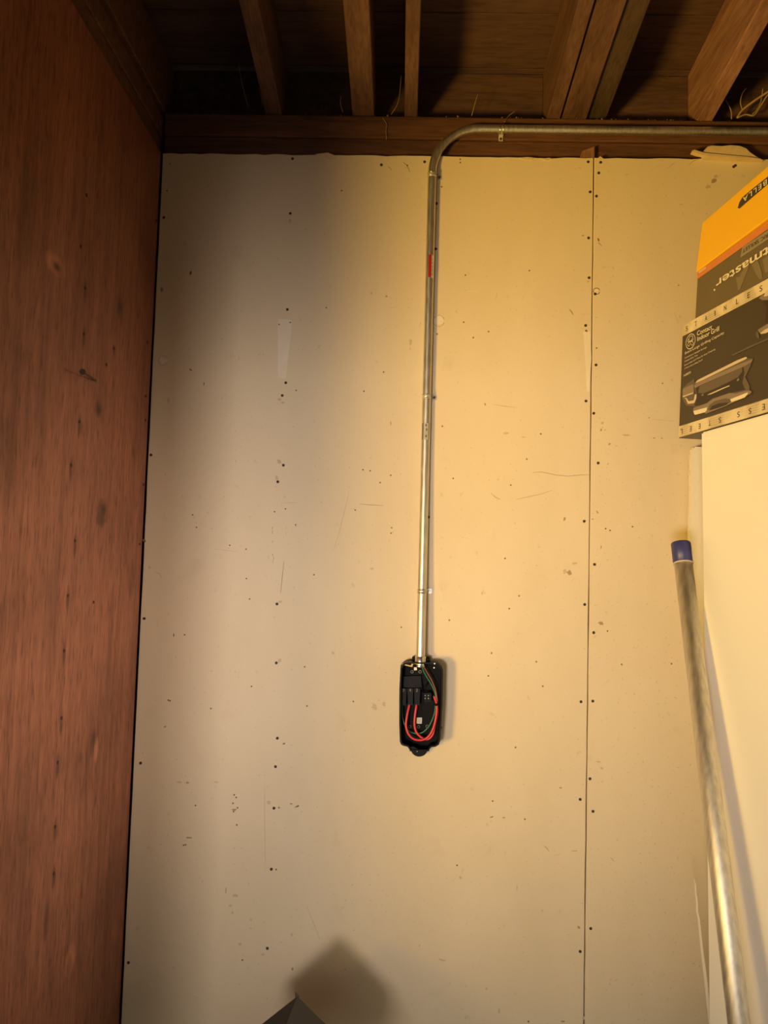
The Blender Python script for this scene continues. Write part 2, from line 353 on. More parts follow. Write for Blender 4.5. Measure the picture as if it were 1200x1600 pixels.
NAILS = ((457,248),(453.6,333.6),(449,483.5),(256,340),(446.5,598),(441,618),(442.7,727),(434,752.6),(236,711),(432.7,943.7),(431.8,1035.9),(433.4,1153.5),
 (430.4,1197.8),(225.5,966.4),(219.7,1192.4),(428,1262.8),(424,1358),(417.8,1481.8),(200.7,1504),(595.8,257.7),(663.5,253),(682,318),(681,389),(671.5,601),(669.4,808),
 (915,508.7),(931,570.5),(915.6,626.6),(927.5,646),(934.4,723.5),(912.8,814.4),(928.7,882),(913.5,944.5),(927.5,988.5),(907.8,1096.5),(926,1095.4),(921.6,1216.5),
 (906.4,1249),(926.3,1267.5),(922.8,1450.4),(906.4,1486.7),(919,253),(938.4,254),(935.4,270.6),(922,300),(931.7,306.8),(919.6,371.8),(920.5,434),(929.8,459.5),(1148.7,259),(1146,261))
for q in NAILS: nail(*q)
SMALL = ((261,298),(453.6,503.7),(436,507),(462.7,610),(446,795),(429,799.6),(462,820),(436,1262),(431.5,1358.5),(305.5,1258.5),(286.8,1320.5),(290,1320),(378.8,1500),(534,297.7),(636.5,258.5),
 (509.8,481),(690,292),(683,522),(932,544),(823,717.5),(763.5,518),(739.5,527.5),(724.5,503.5),(953,829),(946,826),(789,872.6),(811,931),(768,1020.5),(763,1056),(805.4,1167.8),(795.6,951),(702,969),
 (769.8,1251.6),(820,1280),(714,1352),(825.6,1596),(599.4,581.4),(568.6,611.4),(610.6,742.6),(594,754),(612,824.6),(611,833),(567,734),(578.4,735.6),(555,797),(848,1072),(838,1034),
 (366,1242),(369,1246),(364,1255),(371,1262),(365,1268),(370,1289),(690,1137),(552,1096),(476,1042),(479.7,1103),(627,980),(490.6,898),(301,804.6),(307,824),(359,852),(384.5,858),
 (288.5,991.8),(265.6,1095),(263,1094),(329.5,1107),(393,1072.5),(385,904),(390,936),(1049,1037),(988,823),(949,986),(971,1038),(691,666),(708,747.5),(798,758),(845,678),(719,249),(719,254),(727,430),(827,423))
for q in SMALL: nail(q[0], q[1], 0.0022)

def blot(par, yf, cx, cz, rx, rz, mat, seed, name='scuff_mark', rot=0.0, n=11):
    rnd = random.Random(seed); pts = []
    for k in range(n):
        t = 2*math.pi*k/n; q = rnd.uniform(0.55, 1.1); x = rx*q*math.cos(t); z = rz*q*math.sin(t)
        pts.append(Vector((cx + x*math.cos(rot)-z*math.sin(rot), yf-0.0003, cz + x*math.sin(rot)+z*math.cos(rot))))
    return obj(name, bm_prism(pts, (0, 0.001, 0)), mat, par)
def mark(x, y, wpx, hpx, mat='scuff', seed=None, rot=0.0):
    s, yf, p = sheet_of(x, y); k = 1/1143.0
    blot(s, yf, p.x, p.z, wpx*k, hpx*k, M[mat], int(x*7+y) if seed is None else seed, rot=rot)
def scratch(pts, wpx=1.0, mat='scuff', name='scratch'):
    s, yf, _ = sheet_of(*pts[0]); P = [onY(x, y, yf-0.0003) for x, y in pts]; k = wpx/1143.0
    up, dn = [], []
    for i, p in enumerate(P):
        t = (P[min(i+1, len(P)-1)]-P[max(i-1, 0)]).normalized(); nrm = Vector((-t.z, 0, t.x)); q = k*(0.5 if i in (0, len(P)-1) else 1)*random.uniform(0.8, 1.2)
        up.append(p+nrm*q); dn.append(p-nrm*q)
    obj(name, bm_prism(up+dn[::-1], (0, 0.001, 0)), M[mat], s)
for a in ((298,426,4,8,'dark',None,-.3),(253,452,5,9,'scuff'),(266,256,3,3,'dark'),(298,577.7,7,2.6,'dark',None,-.6),(318.6,600,1.8,8,'dark',None,-.1),(263,626,6,12,'faint'),(225.4,844.7,6,6,'dark'),
          (443.6,1162,5,2.5,'dark',None,.6),(271.5,992.5,1.8,6,'dark'),(258,1135.5,6,3,'scuff',None,.6),(293,1223,6,4,'scuff'),(280,1222,10,3,'faint'),(338,1222,9,3,'faint'),(296,1309,12,3,'scuff'),(353,1391,2,11,'scuff'),
          (464,1260,9,2.6,'dark',None,.4),(455,1256,5,3,'scuff'),(420,1254,7,7,'faint'),(366,1265,10,4,'scuff'),(360,1415,6,5,'faint'),(368,1399,11,6,'faint'),(363,1426,4,6,'faint'),
          (604,463,4,4,'scuff'),(610.6,661,2,7,'scuff'),(641.7,534,6,12,'faint'),(641,545,3,5,'faint'),(580,458,5,5,'faint'),(939,672,3,6,'scuff',None,-.4),(882,811,3.5,7,'scuff',None,-.3),(890,895,9,10,'scuff'),(883,893,7,9,'faint'),
          (898,880,8,5,'faint'),(939,974,10,6,'scuff',None,-.3),(904.5,1449,6,4,'scuff',None,-.5),(768.6,1276.5,6,2,'dark',None,.3),(787,1277.5,6,2,'scuff'),(719,1371,6,5,'faint'),(691,1500,14,4,'faint',None,-.2),
          (808,1387,2.6,9,'faint'),(935,1190,8,4,'faint'),(940,1200,6,4,'faint'),(876,1231,5,3,'scuff'),(1115,283,11,7,'scuff',None,.5),(1106,292,9,7,'faint'),(1119,276,8,6,'faint'),(1060,446,4,3,'scuff'),
          (790,677,12,5,'faint',None,.15),(758,632,4,4,'scuff'),(818,683,8,2.5,'faint',None,.1),(700,862,0.1,0.1,'faint'),(753,927,3,6,'faint'),(581,889,9,4,'faint'),(585,1104,10,12,'faint'),(600,1100,6,9,'faint'),
          (520,1020,6,5,'faint'),(935,375,2.6,7,'dark',None,.5),(911,368,5,3,'scuff',None,.5),(453,345,6,8,'faint'),(234,887,6,5,'faint'),(945,672,4,3,'faint'),(952,694,3,5,'scuff',None,-.5),(933,800,2.2,7,'scuff',None,.5),
          (926,811,3,3,'scuff',None,.5),(939,855,2,6,'scuff',None,-.2),(941,661,5,5,'faint'),(919,440,5,4,'faint'),(916,517,4,5,'dark'),(1022,684.5,4,2.2,'scuff'),(1034,685,4,2.2,'scuff'),(979,680,14,4,'faint'),
          (1014,653,3,2,'scuff'),(1035,599,4,3,'scuff',None,-.5),(950,725,3,5,'faint',None,-.5),(880,1596,8,3,'scuff'),(780,1580,4,9,'faint'),(760,1545,4,4,'faint'),(912,1590,6,6,'faint'),(432,747,6,8,'faint'),(437,624,8,5,'faint'),
          (442,629,9,4,'faint'),(436,721,8,8,'faint'),(438,940,7,5,'faint'),(437,1032,6,7,'faint'),(392,1437,4,4,'faint'),(375,1475,6,4,'faint'),(411,1491,7,4,'faint'),(456,1460,4,5,'faint'),(457,1514,4,6,'scuff'),(539,1515,4,3,'faint')):
    mark(*a)
for pts, wd, mt in ((((443.6,877),(441,902),(438.5,926)),.8,'dark'),(((413.7,1222),(413.5,1260),(413.9,1310),(415,1362)),.7,'faint'),(((630,253),(636,259),(640.6,268.5)),.9,'dark'),(((606,260),(609,262),(612,266)),1,'scuff'),
        (((832,738.5),(846,737.2),(870,742.5),(889,744),(908,742),(921,742)),.8,'scuff'),(((766.7,770),(774,777),(782,780.5)),.9,'scuff'),(((806,780.5),(822.5,777),(845,772),(863,766)),.8,'scuff'),(((771,632),(790,635),(808,637)),1.1,'faint'),
        (((889.5,483),(893,487),(895.7,492)),1.2,'dark'),(((850,1321.7),(854,1325),(858,1330)),1.2,'scuff'),(((865,1337),(876,1335)),1.2,'faint'),(((893,1330),(902,1329.5)),1.2,'scuff'),(((562,787.6),(580,789),(599,790)),.9,'scuff'),
        (((479,1415),(487,1435),(500,1468)),.7,'faint'),(((1043.6,263),(1050,257),(1055,254)),.9,'scuff'),(((1076.7,257),(1084,251),(1091.9,249)),.9,'scuff'),(((935,379),(940,384)),1.4,'dark'),(((1179-225,1340),(960,1346)),1.2,'scuff'),
        (((731,455),(740,454.7),(748.6,455)),.9,'putty'),(((774,469),(776,462),(777,457)),1,'faint'),(((1064,498),(1060,505),(1053,488)),.7,'faint'),(((440,786),(455,785.4),(464,785.7)),.8,'faint'),(((335,858),(355,860),(371,862)),.8,'faint'),
        (((1019,655),(1030,656),(1056,658)),.8,'faint'),(((995,625),(1006,631)),.8,'faint'),(((545,772),(538,800),(530,832),(521,860)),.7,'faint'),(((655,512),(658,503)),.8,'scuff'),(((606,481),(618,480),(626,474)),.7,'faint'),
        (((240,893),(250,897),(252,903)),1.0,'faint'),(((247,980),(246,968)),.9,'faint'),(((907,491),(925,491),(948,491.6)),.6,'faint'),(((428,870),(426,880)),.9,'dark'),(((425.4,823),(425.4,827)),1.0,'dark'),(((425.4,829.5),(425.4,834)),1.0,'dark'),
        (((425.8,845),(426,848)),1.0,'dark'),(((426,865),(426.2,869)),1.0,'dark'),(((447,822),(446.6,827)),.8,'scuff'),(((447,832),(446.8,836)),.8,'scuff')):
    scratch(pts, wd, mt)
# putty patches with a thin lit edge, one round screw patch on each
for pts in (((911.5,518),(914,552),(917,612),(921,612),(924,560),(922.5,518)),((434,498),(434,590),(447,592),(450,560),(455.5,520),(456,500))):
    s, yf, _ = sheet_of(*pts[0]); obj('putty_patch', bm_prism([onY(x, y, yf-0.0003) for x, y in pts], (0, 0.001, 0)), M['putty'], s)
def ring_patch(x, y, rpx, seed):
    s, yf, p = sheet_of(x, y); r = rpx/571.0
    bm = bm_tube([p+Vector((r*math.cos(t*.3142), 0, r*math.sin(t*.3142))) for t in range(1, 20)], 0.0008, 5)
    for v in bm.verts: v.co.y = min(v.co.y, yf+0.0002) - 0.0002
    obj('patch_rim', bm, M['faint'], s); blot(s, yf, p.x, p.z, r*.92, r*.92, M['putty'], seed, 'putty_patch', n=16)
ring_patch(685.4, 501.5, 9, 5); ring_patch(255, 563, 7.5, 6); ring_patch(932, 455, 5, 9)

# --- left partition in red-stained plywood
def lw(x, y): p = onX(x, y, 0.0); return p.y, p.z
KN = []
for (x, y, ry, rz, st, pale) in ((154,639,.022,.022,.75,0),(86,413,.045,.022,.5,1),(90,418,.03,.014,.55,0),(159,800,.044,.034,.6,0),(161,797,.018,.015,.95,0),(154,640,.010,.010,.95,0),(146,1154,.010,.012,.9,0),(188,480,.012,.012,.8,0),(88,416,.014,.008,.8,0),(187,480,.03,.03,.55,0),(157,812,.03,.02,.6,0),(146,1160,.022,.036,.7,0),(110,1500,.030,.036,.45,1),
        (108,1508,.016,.026,.5,0),(150,1172,.014,.03,.4,1),(10,720,.03,.10,.35,0),(60,620,.02,.16,.25,0),(205,905,.03,.05,.30,0),(178,545,.010,.012,.8,0),(40,330,.06,.12,.3,0),(195,225,.03,.03,.35,0),(30,1420,.05,.2,.35,0),(72,1437,.016,.05,.6,0)):
    a, c = lw(x, y); KN.append((a, c, ry, rz, st, pale))
for (x, y) in ((106,931),(100,1017),(96,1122),(90,1192),(86,1292),(84,1365),(117,845),(111,727),(124,659),(131,522),(133,450)):
    a, c = lw(x, y+6); KN.append((a, c, .009, .030, .75, 0))
M['ply'] = wood('red_stained_plywood', (0.20, 0.073, 0.040), (0.40, 0.158, 0.088), (1, 16, 1.1), 2.6, rough=0.46, bump=0.3, knots=KN, flecks=(1, 150, 22))
LEND = -0.95
wl = tag(obj('wall_left', bm_box(-0.11, -0.0105, LEND+0.01, 0.10, 0.0, 2.44), M['deck']), kind='structure')
ply = obj('plywood_sheet', bm_box(-0.010, 0.0, LEND, -0.0045, 0.004, 2.4365, 0.0012), M['ply'], wl)
obj('wall_plate', bm_box(-0.105, -0.012, LEND, 0.10, 2.441, 2.4985, 0.003), M['plate'], wl)
obj('wall_plate', bm_box(-0.105, -0.008, LEND, 0.10, 2.4995, 2.556, 0.003), M['plate'], wl)
obj('ledger_board', bm_box(-0.06, -0.002, LEND, 0.09, 2.572, 2.74, 0.003), M['plate'], wl)
obj('backing_board', bm_box(-0.10, -0.061, LEND, 0.10, 2.5565, 2.90), M['rafter_dark'], wl)
me_l = bpy.data.meshes.new('nail_head'); _b = bmesh.new()
bmesh.ops.create_cone(_b, cap_ends=True, segments=10, radius1=0.0040, radius2=0.0036, depth=0.0022, matrix=Matrix.Rotation(math.pi/2, 4, 'Y')); _b.to_mesh(me_l); _b.free(); me_l.materials.append(M['nail'])
for (x, y) in ((124,659),(111,727),(178,544.5),(131,522),(133,450),(230,535),(227.5,619),(227,656.5),(224,757),(117,845),(106,931),(100,1017),(96,1122),(90,1192),(86,1292),(84,1365),(146,941),(244,345),(246,400),(218,850),(166,570),(126,385),(135,305)):
    a, c = lw(x, y); o = bpy.data.objects.new('nail_head', me_l); COL.objects.link(o); o.parent = ply; o.location = (0.0004, a, c)
bn = empty('bent_nail', onX(150, 595, 0.0))
tag(bn, 'rusty bent nail sticking out of the red plywood wall', 'nail')
p0 = onX(150, 595, -0.008); p1 = onX(141, 588.5, 0.028); p2 = onX(129, 581, 0.046)
sh = obj('shank', bm_tube(spline([p0, onX(150,594.5,0.006), p1, p2], 5), 0.0019, 8), M['nail']); keep(sh, bn)
dr = (p2-p1).normalized()
hd = obj('head', bm_tube([p2-dr*0.0012, p2+dr*0.0012], 0.0062, 12), M['nail']); keep(hd, bn)

# --- roof: planks, rafters, blocking
SL = 0.142; Z0 = 2.745; Y0 = 0.09
def deckz(y): return Z0 + SL*(Y0-y)
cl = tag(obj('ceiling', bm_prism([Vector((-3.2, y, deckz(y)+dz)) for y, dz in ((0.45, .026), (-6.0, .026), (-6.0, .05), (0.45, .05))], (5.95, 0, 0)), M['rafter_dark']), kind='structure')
yy = 0.45; k = 0; cs = math.sqrt(1+SL*SL)
pw = 0.190
while yy > -2.6:
    a, b = yy, yy-pw+0.0035; t = Vector((0, SL, 1)).normalized()*0.021
    zz = random.uniform(0, 0.0025)
    obj('roof_plank', bm_frame_box((-3.2, a, deckz(a)+zz), Vector((5.95, 0, 0)), Vector((0, b-a, deckz(b)-deckz(a))), t, 0.0015), M['deck'], cl)
    yy -= pw
def rafter(x0, x1, mat, dz=0.0, y_end=-2.6):
    pr = [Vector((x0, y, z)) for y, z in ((0.30, 2.566+dz+SL*(-.29)), (0.013, 2.566+dz), (y_end, 2.566+dz-SL*(y_end-.013)), (y_end, deckz(y_end)-.001), (0.30, deckz(.30)-.001))]
    pr[0].z = 2.566+dz
    bm = bm_prism(pr, (x1-x0, 0, 0)); bmesh.ops.bevel(bm, geom=bm.edges[:], offset=0.002, segments=1, affect='EDGES')
    return obj('rafter', bm, M[mat], cl)
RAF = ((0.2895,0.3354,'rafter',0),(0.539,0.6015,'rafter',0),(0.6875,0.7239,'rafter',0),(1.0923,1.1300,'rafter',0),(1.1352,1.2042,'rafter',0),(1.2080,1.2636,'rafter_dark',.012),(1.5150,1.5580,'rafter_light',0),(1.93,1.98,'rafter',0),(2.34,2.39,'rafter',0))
for a in RAF: rafter(*a)
edges = [-0.06] + [v for a in RAF for v in a[:2]] + [2.6]
for i in range(0, len(edges), 2):
    if edges[i+1]-edges[i] > 0.02:
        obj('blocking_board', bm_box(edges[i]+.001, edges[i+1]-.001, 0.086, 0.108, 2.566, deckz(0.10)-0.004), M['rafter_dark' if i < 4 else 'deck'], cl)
tag(obj('wall_right', bm_box(2.60, 2.75, -6.0, 0.10, 0.0, 2.9), M['grey_panel']), kind='structure')
# garage door behind the camera, half raised
dr1 = tag(obj('door_1', bm_box(-3.2, 2.60, -3.26, -3.22, 1.13, 1.61, 0.004), M['grey_panel']), kind='structure')
for i in range(1, 3): obj('door_panel', bm_box(-3.2, 2.60, -3.26, -3.22, 1.13+.5*i, 1.61+.5*i, 0.004), M['grey_panel'], dr1)
tag(obj('wall_front', bm_box(-3.2, 2.60, -3.40, -3.28, 2.20, 3.22), M['grey_panel']), kind='structure')

# ------------------------------------------------------------------ steel conduit
R = 0.0118
cz0 = onY(657, 1036, -0.03).z
Xc = 0.7705
P = [Vector((0.7705, -0.030, cz0-0.004)), Vector((0.7705, -0.0295, cz0+0.05)), Vector((0.7705, -0.021, 1.30)), Vector((0.7702, -0.0145, 1.55)), Vector((0.7700, -0.0135, 1.80)), Vector((0.7697, -0.0135, 2.10)), Vector((0.7695, -0.0135, 2.36))]
path = spline(P, 6)
ZH = 2.5205; rb = ZH-2.385; cxb = 0.7695+rb
for k in range(0, 19):
    t = math.pi - (math.pi/2)*k/18
    path.append(Vector((cxb + rb*math.cos(t), -0.0135+0.0115*(k/18)**1.5, 2.385 + rb*math.sin(t))))
for x in (1.1, 1.3, 1.6, 2.0, 2.58): path.append(Vector((x, -0.002, ZH + 0.0045*(x-0.9))))
cnd = empty('steel_conduit', (Xc, 0.0, 1.03)); tag(cnd, 'galvanised steel conduit running up the wall and bending right under the roof', 'conduit')
keep(obj('pipe', bm_tube(path, R, 24), M['metal']), cnd)
# box connector with its set screw
con = bmesh.new()
bm_tube([(Xc, -.030, cz0-.008), (Xc, -.030, cz0-.006), (Xc, -.0298, cz0+.0165), (Xc, -.0298, cz0+.018)], [.0142, .0146, .0146, .0136], 24, True, con)
bm_tube([(Xc, -.030, cz0-.0095), (Xc, -.030, cz0-.0055)], .0172, 24, True, con)
co = keep(obj('connector', con, M['zinc']), cnd)
ss = obj('set_screw', bm_tube([(Xc+.013, -.034, cz0+.011), (Xc+.0215, -.036, cz0+.0125)], .0032, 10), M['zinc']); ss.parent = co
ss.matrix_parent_inverse = co.matrix_parent_inverse.copy()
def wrap(zlo, zhi, a0, a1, rad, mat, yc, name, xs=0.7699, n=10, slant=0.0):
    bm = bmesh.new(); lo = []; hi = []
    for k in range(n+1):
        a = a0+(a1-a0)*k/n
        lo.append(bm.verts.new((xs+rad*math.sin(a), yc-rad*math.cos(a), zlo-slant*k/n))); hi.append(bm.verts.new((xs+rad*math.sin(a), yc-rad*math.cos(a), zhi-slant*k/n)))
    for k in range(n): f = bm.faces.new((lo[k], lo[k+1], hi[k+1], hi[k])); f.smooth = True
    bmesh.ops.solidify(bm, geom=bm.faces[:], thickness=-0.0002)
    return keep(obj(name, bm, mat), cnd)
zl0, zl1 = onY(668, 433, -.025).z, onY(671, 398, -.025).z
wrap(zl0, zl1, -.35, .38, R+.0003, M['redlabel'], -.0135, 'red_sticker', 0.7696)
wrap(zl0-.001, zl1, .38, 1.05, R+.0003, M['white'], -.0135, 'white_sticker', 0.7696)
for k in range(5): wrap(zl0+.006+k*.0105, zl0+.012+k*.0105, .50, .62, R+.0006, M['grey'], -.0135, 'sticker_print', 0.7696, 3)
za, zb = onY(664, 687, -.026).z, onY(664, 661, -.026).z
wrap(za, zb, -1.0, -.62, R+.0003, M['gasket'], -.0137, 'dark_sticker', 0.7701)
wrap(za, zb, -.6, .62, R+.0003, M['white'], -.0137, 'white_sticker', 0.7701)
wrap(za, zb, .64, .80, R+.0003, M['gasket'], -.0137, 'dark_sticker', 0.7701)
for k, (q, v) in enumerate(((.010, 0), (.028, .1), (.040, -.05))): wrap(za+q-.003, za+q+.003, v-.12, v+.22, R+.0006, M['grey'], -.0137, 'sticker_print', 0.7701, 4)

# straps
def strap(c, along, side, yc, label, ear_dark=False):
    """one-hole strap: saddle over the pipe, ear flat on the wall to one side"""
    root = empty('conduit_strap', (c.x, c.y, c.z)); tag(root, label, 'strap', 'one-hole straps holding the steel conduit')
    bm = bmesh.new(); al = Vector(along); sd = Vector(side); out = Vector((0, -1, 0)); hw = 0.0062; rr = R+.0004
    prof = []
    for k in range(15):
        a = math.pi*1.02 - math.pi*1.04*k/14 + .01
        prof.append(sd*(math.cos(a)*rr) + out*(math.sin(a)*rr))
    back = -(c.y-yc)                                    # pipe axis to wall
    prof.append(sd*(rr+.0006) - out*back*0.0 + out*(-(back)+.0022)); prof.append(sd*(rr+.0030) + out*(-back+.0016)); prof.append(sd*(rr+.0150) + out*(-back+.0016))
    ra = [bm.verts.new(q-al*hw) for q in prof]; rb_ = [bm.verts.new(q+al*hw) for q in prof]
    for i in range(len(prof)-1):
        f = bm.faces.new((ra[i], ra[i+1], rb_[i+1], rb_[i])); f.smooth = i < 13
    bmesh.ops.recalc_face_normals(bm, faces=bm.faces[:])
    bmesh.ops.solidify(bm, geom=bm.faces[:], thickness=-0.0013)
    o = obj('saddle', bm, M['strap'] if not ear_dark else M['metal'], root)
    # raised ribs on the saddle
    for s_ in (-1, 1):
        rib = bm_tube([(sd*math.cos(math.pi*k/12)+out*math.sin(math.pi*k/12))*(rr+.0012)+al*(s_*.0042) for k in range(13)], .0011, 6)
        obj('rib', rib, M['zinc'], root)
    sp = sd*(rr+.0088) + out*(-back)
    obj('screw', bm_tube([sp+out*.001, sp+out*.0042, sp+out*.0048], [.0032, .0032, .0022], 12), M['nail' if not ear_dark else 'metal'], root)
    return root
def pipe_at(z):
    best = min((q for q in path if q.x < .78), key=lambda q: abs(q.z-z)); return Vector((best.x, best.y, z))
zs = [onY(672, y, -.02).z for y in (272, 619, 924)]
strap(pipe_at(zs[0]), (0,0,1), (1,0,0), 0.0, 'zinc strap on the conduit just below its bend')
strap(pipe_at(zs[1]), (0,0,1), (1,0,0), 0.0, 'zinc strap on the conduit just above the white sticker')
strap(pipe_at(zs[2]), (0,0,1), (1,0,0), 0.0, 'lowest zinc strap on the conduit, above the open black charger box', True)
strap(Vector((0.962, -0.0012, ZH+.0003)), (1,0,0), (0,0,-1), 0.0128, 'zinc strap on the horizontal conduit, fixed to the top plate')

# ------------------------------------------------------------------ wall charger base with its wires
ch = empty('charger_box', onY(655, 1178, 0.0)); tag(ch, 'open black wiring box of a wall charger with red and green wires', 'electrical box')
def cz(zx, zy, Y): return onY(600+zx/8.0, 1000+zy/8.0, Y)
def part(name, bm, mat): return keep(obj(name, bm, M[mat]), ch)
OUT = [(206,320),(222,290),(252,262),(330,256),(640,262),(668,270),(712,312),(728,345),(722,760),(708,1000),(690,1225),(676,1268),(640,1292),(590,1298),(566,1318),(556,1348),(320,1348),(312,1318),(290,1292),(240,1280),(212,1262),(198,1228),(190,1000),(192,600)]
cen = (458, 780)
INN = [(cen[0]+(x-cen[0])*(.925), cen[1]+(y-cen[1])*.966) for x, y in OUT]
YB, YR = -0.012, -0.050
part('back_plate', bm_prism([cz(x, y, -0.0005) for x, y in OUT], (0, YB+.0005, 0)), 'black')
bm = bmesh.new(); n = len(OUT)
o0 = [bm.verts.new(cz(x, y, YB)) for x, y in OUT]; o1 = [bm.verts.new(cz(x, y, YB)+Vector((0, YR-YB, 0))) for x, y in OUT]
i0 = [bm.verts.new(cz(x, y, YB)) for x, y in INN]; i1 = [bm.verts.new(cz(x, y, YB)+Vector((0, YR-YB, 0))) for x, y in INN]
for k in range(n):
    j = (k+1) % n
    for q in ((o0[k], o0[j], o1[j], o1[k]), (o1[k], o1[j], i1[j], i1[k]), (i1[k], i1[j], i0[j], i0[k]), (i0[k], i0[j], o0[j], o0[k])): bm.faces.new(q)
bmesh.ops.recalc_face_normals(bm, faces=bm.faces[:])
ring = set(o1+i1)
bmesh.ops.bevel(bm, geom=[e for e in bm.edges if all(v in ring for v in e.verts)], offset=.0006, segments=2, affect='EDGES')
part('rim', bm, 'black2')
# hanging tab at the bottom
tab = [(322,1330)] + [(438+104*math.cos(math.pi-math.pi*k/14), 1336+96*math.sin(math.pi*k/14)) for k in range(15)] + [(548,1330)]
part('mounting_tab', bm_prism([cz(x, y, -.002) for x, y in tab], (0, -.022, 0)), 'black2')
part('tab_screw', bm_tube([cz(413,1380,-.02)+Vector((0,0,0)), cz(413,1380,-.02)+Vector((0,-.006,0))], .0022, 10), 'zinc')
part('step_moulding', bm_prism([cz(x, y, -.03) for x, y in ((325,1322),(370,1318),(430,1352),(425,1372),(345,1350))], (0, -.014, 0)), 'black2')
# conduit hub
part('hub', bm_box(cz(352,210,0).x, cz(572,210,0).x, -.026, -.004, cz(0,275,-.02).z, cz(0,196,-.02).z, .003, 2), 'black')
# inner cover plate and ribs
part('cover_plate', bm_prism([cz(x, y, YB) for x, y in ((240,450),(460,440),(470,600),(440,640),(240,640))], (0, -.010, 0)), 'black2')
for a, b in (((470,640),(560,520)), ((455,450),(490,650)), ((500,640),(590,640))):
    part('moulded_rib', bm_tube([cz(*a, YB-.006), cz(*b, YB-.006)], .0018, 6), 'black2')
part('connector_block', bm_prism([cz(x, y, YB) for x, y in ((498,648),(590,648),(590,762),(498,762))], (0, -.016, 0)), 'black2')
for x, y in ((515,695),(555,695),(515,730),(555,730)): part('contact', bm_tube([cz(x,y,YB-.0155), cz(x,y,YB-.0175)], .0016, 8), 'grey')
for k, x in enumerate((243, 328, 412)):
    tb = part('terminal', bm_prism([cz(a, b, YB) for a, b in ((x-36,590),(x+36,590),(x+36,650),(x+30,800),(x-30,800),(x-36,650))], (0, -.020, 0)), 'black2')
    for (yy_, rr_, mm_) in ((700, .0062, 'black'), (780, .0036, 'black')):
        s_ = obj('terminal_screw', bm_tube([cz(x, yy_, YB-.0195), cz(x, yy_, YB-.0225)], rr_, 12), M[mm_]); s_.parent = tb; s_.matrix_parent_inverse = tb.matrix_parent_inverse.copy()
    lv = obj('lever', bm_prism([cz(a, b, YB-.020) for a, b in ((x-30,665),(x-18,665),(x-6,720),(x-16,725))], (0, -.004, 0)), M['gasket']); lv.parent = tb; lv.matrix_parent_inverse = tb.matrix_parent_inverse.copy()

DEP = None
def text_mesh(s, shear=0.0, bold=0.0, spacing=1.0):
    cu = bpy.data.curves.new('t', 'FONT'); cu.body = s; cu.shear = shear; cu.offset = bold; cu.extrude = 0.0; cu.space_character = spacing; cu.resolution_u = 4
    o = bpy.data.objects.new('t', cu); COL.objects.link(o); bpy.context.view_layer.update()
    dg = bpy.context.evaluated_depsgraph_get(); me = bpy.data.meshes.new_from_object(o.evaluated_get(dg), depsgraph=dg)
    bpy.data.objects.remove(o); bpy.data.curves.remove(cu)
    return me
def lettering(s, origin, u, v, width, height, mat, parent, name='lettering', shear=0.0, bold=0.0, flip=False, spacing=1.0, lift=0.0005):
    """flat print: text fitted into width x height from its lower-left corner, axes u (reading) and v (up)"""
    me = text_mesh(s, shear, bold, spacing); xs = [q.co.x for q in me.vertices]; ys = [q.co.y for q in me.vertices]
    x0, x1, y0, y1 = min(xs), max(xs), min(ys), max(ys); u = Vector(u).normalized(); v = Vector(v).normalized(); nn = u.cross(v)
    if flip: origin = Vector(origin) + u*width + v*height; u = -u; v = -v
    for q in me.vertices:
        a = (q.co.x-x0)/(x1-x0)*width; b = (q.co.y-y0)/(y1-y0)*height
        q.co = Vector(origin) + u*a + v*b + nn*lift
    me.materials.clear(); me.materials.append(mat)
    o = obj(name, me, mat); keep(o, parent); return o
for s_, x in (('3', 243), ('4', 328), ('2', 412)):
    lettering(s_, cz(x-12, 645, YB-.020), (1,0,0), (0,0,1), .0046, .0080, M['gasket'], ch, 'terminal_number', lift=.0006)
# bright bits at the top, screw bosses, sticker
part('yellow_bracket', bm_prism([cz(x, y, -.044) for x, y in ((225,292),(335,318),(355,275),(432,292),(430,308),(366,296),(352,338),(225,306))], (0, -.003, 0)), 'brass')
part('white_tape', bm_prism([cz(x, y, YB-.004) for x, y in ((372,342),(408,338),(412,374),(376,378))], (0, -.004, 0)), 'white')
for x, y in ((445,322),(490,322)): part('bushing_glint', bm_tube([cz(x,y,-.040), cz(x,y,-.043)], .0026, 10), 'zinc')
for x, y in ((626,347),(632,296)): part('corner_screw', bm_tube([cz(x,y,-.046), cz(x,y,-.0512)], .0020, 10), 'white')
def ringpart(x, y, rad, Y, name='screw_boss'):
    c = cz(x, y, Y); part(name, bm_tube([c+Vector((rad*math.cos(t*math.pi/8), 0, rad*math.sin(t*math.pi/8))) for t in range(17)], .0007, 5, False), 'grey')
for x, y in ((350,398),(450,398),(430,1085),(322,1085),(540,1080)): ringpart(x, y, .0034, YB-.001)
part('sticker', bm_prism([cz(x, y, YB) for x, y in ((408,970),(474,970),(472,1045),(406,1045))], (0, -.0008, 0)), 'white')
for k in range(3): part('sticker_print', bm_prism([cz(x, y, YB-.0008) for x, y in ((418,985+k*20),(462,985+k*20),(462,991+k*20),(418,991+k*20))], (0, -.0003, 0)), 'grey')
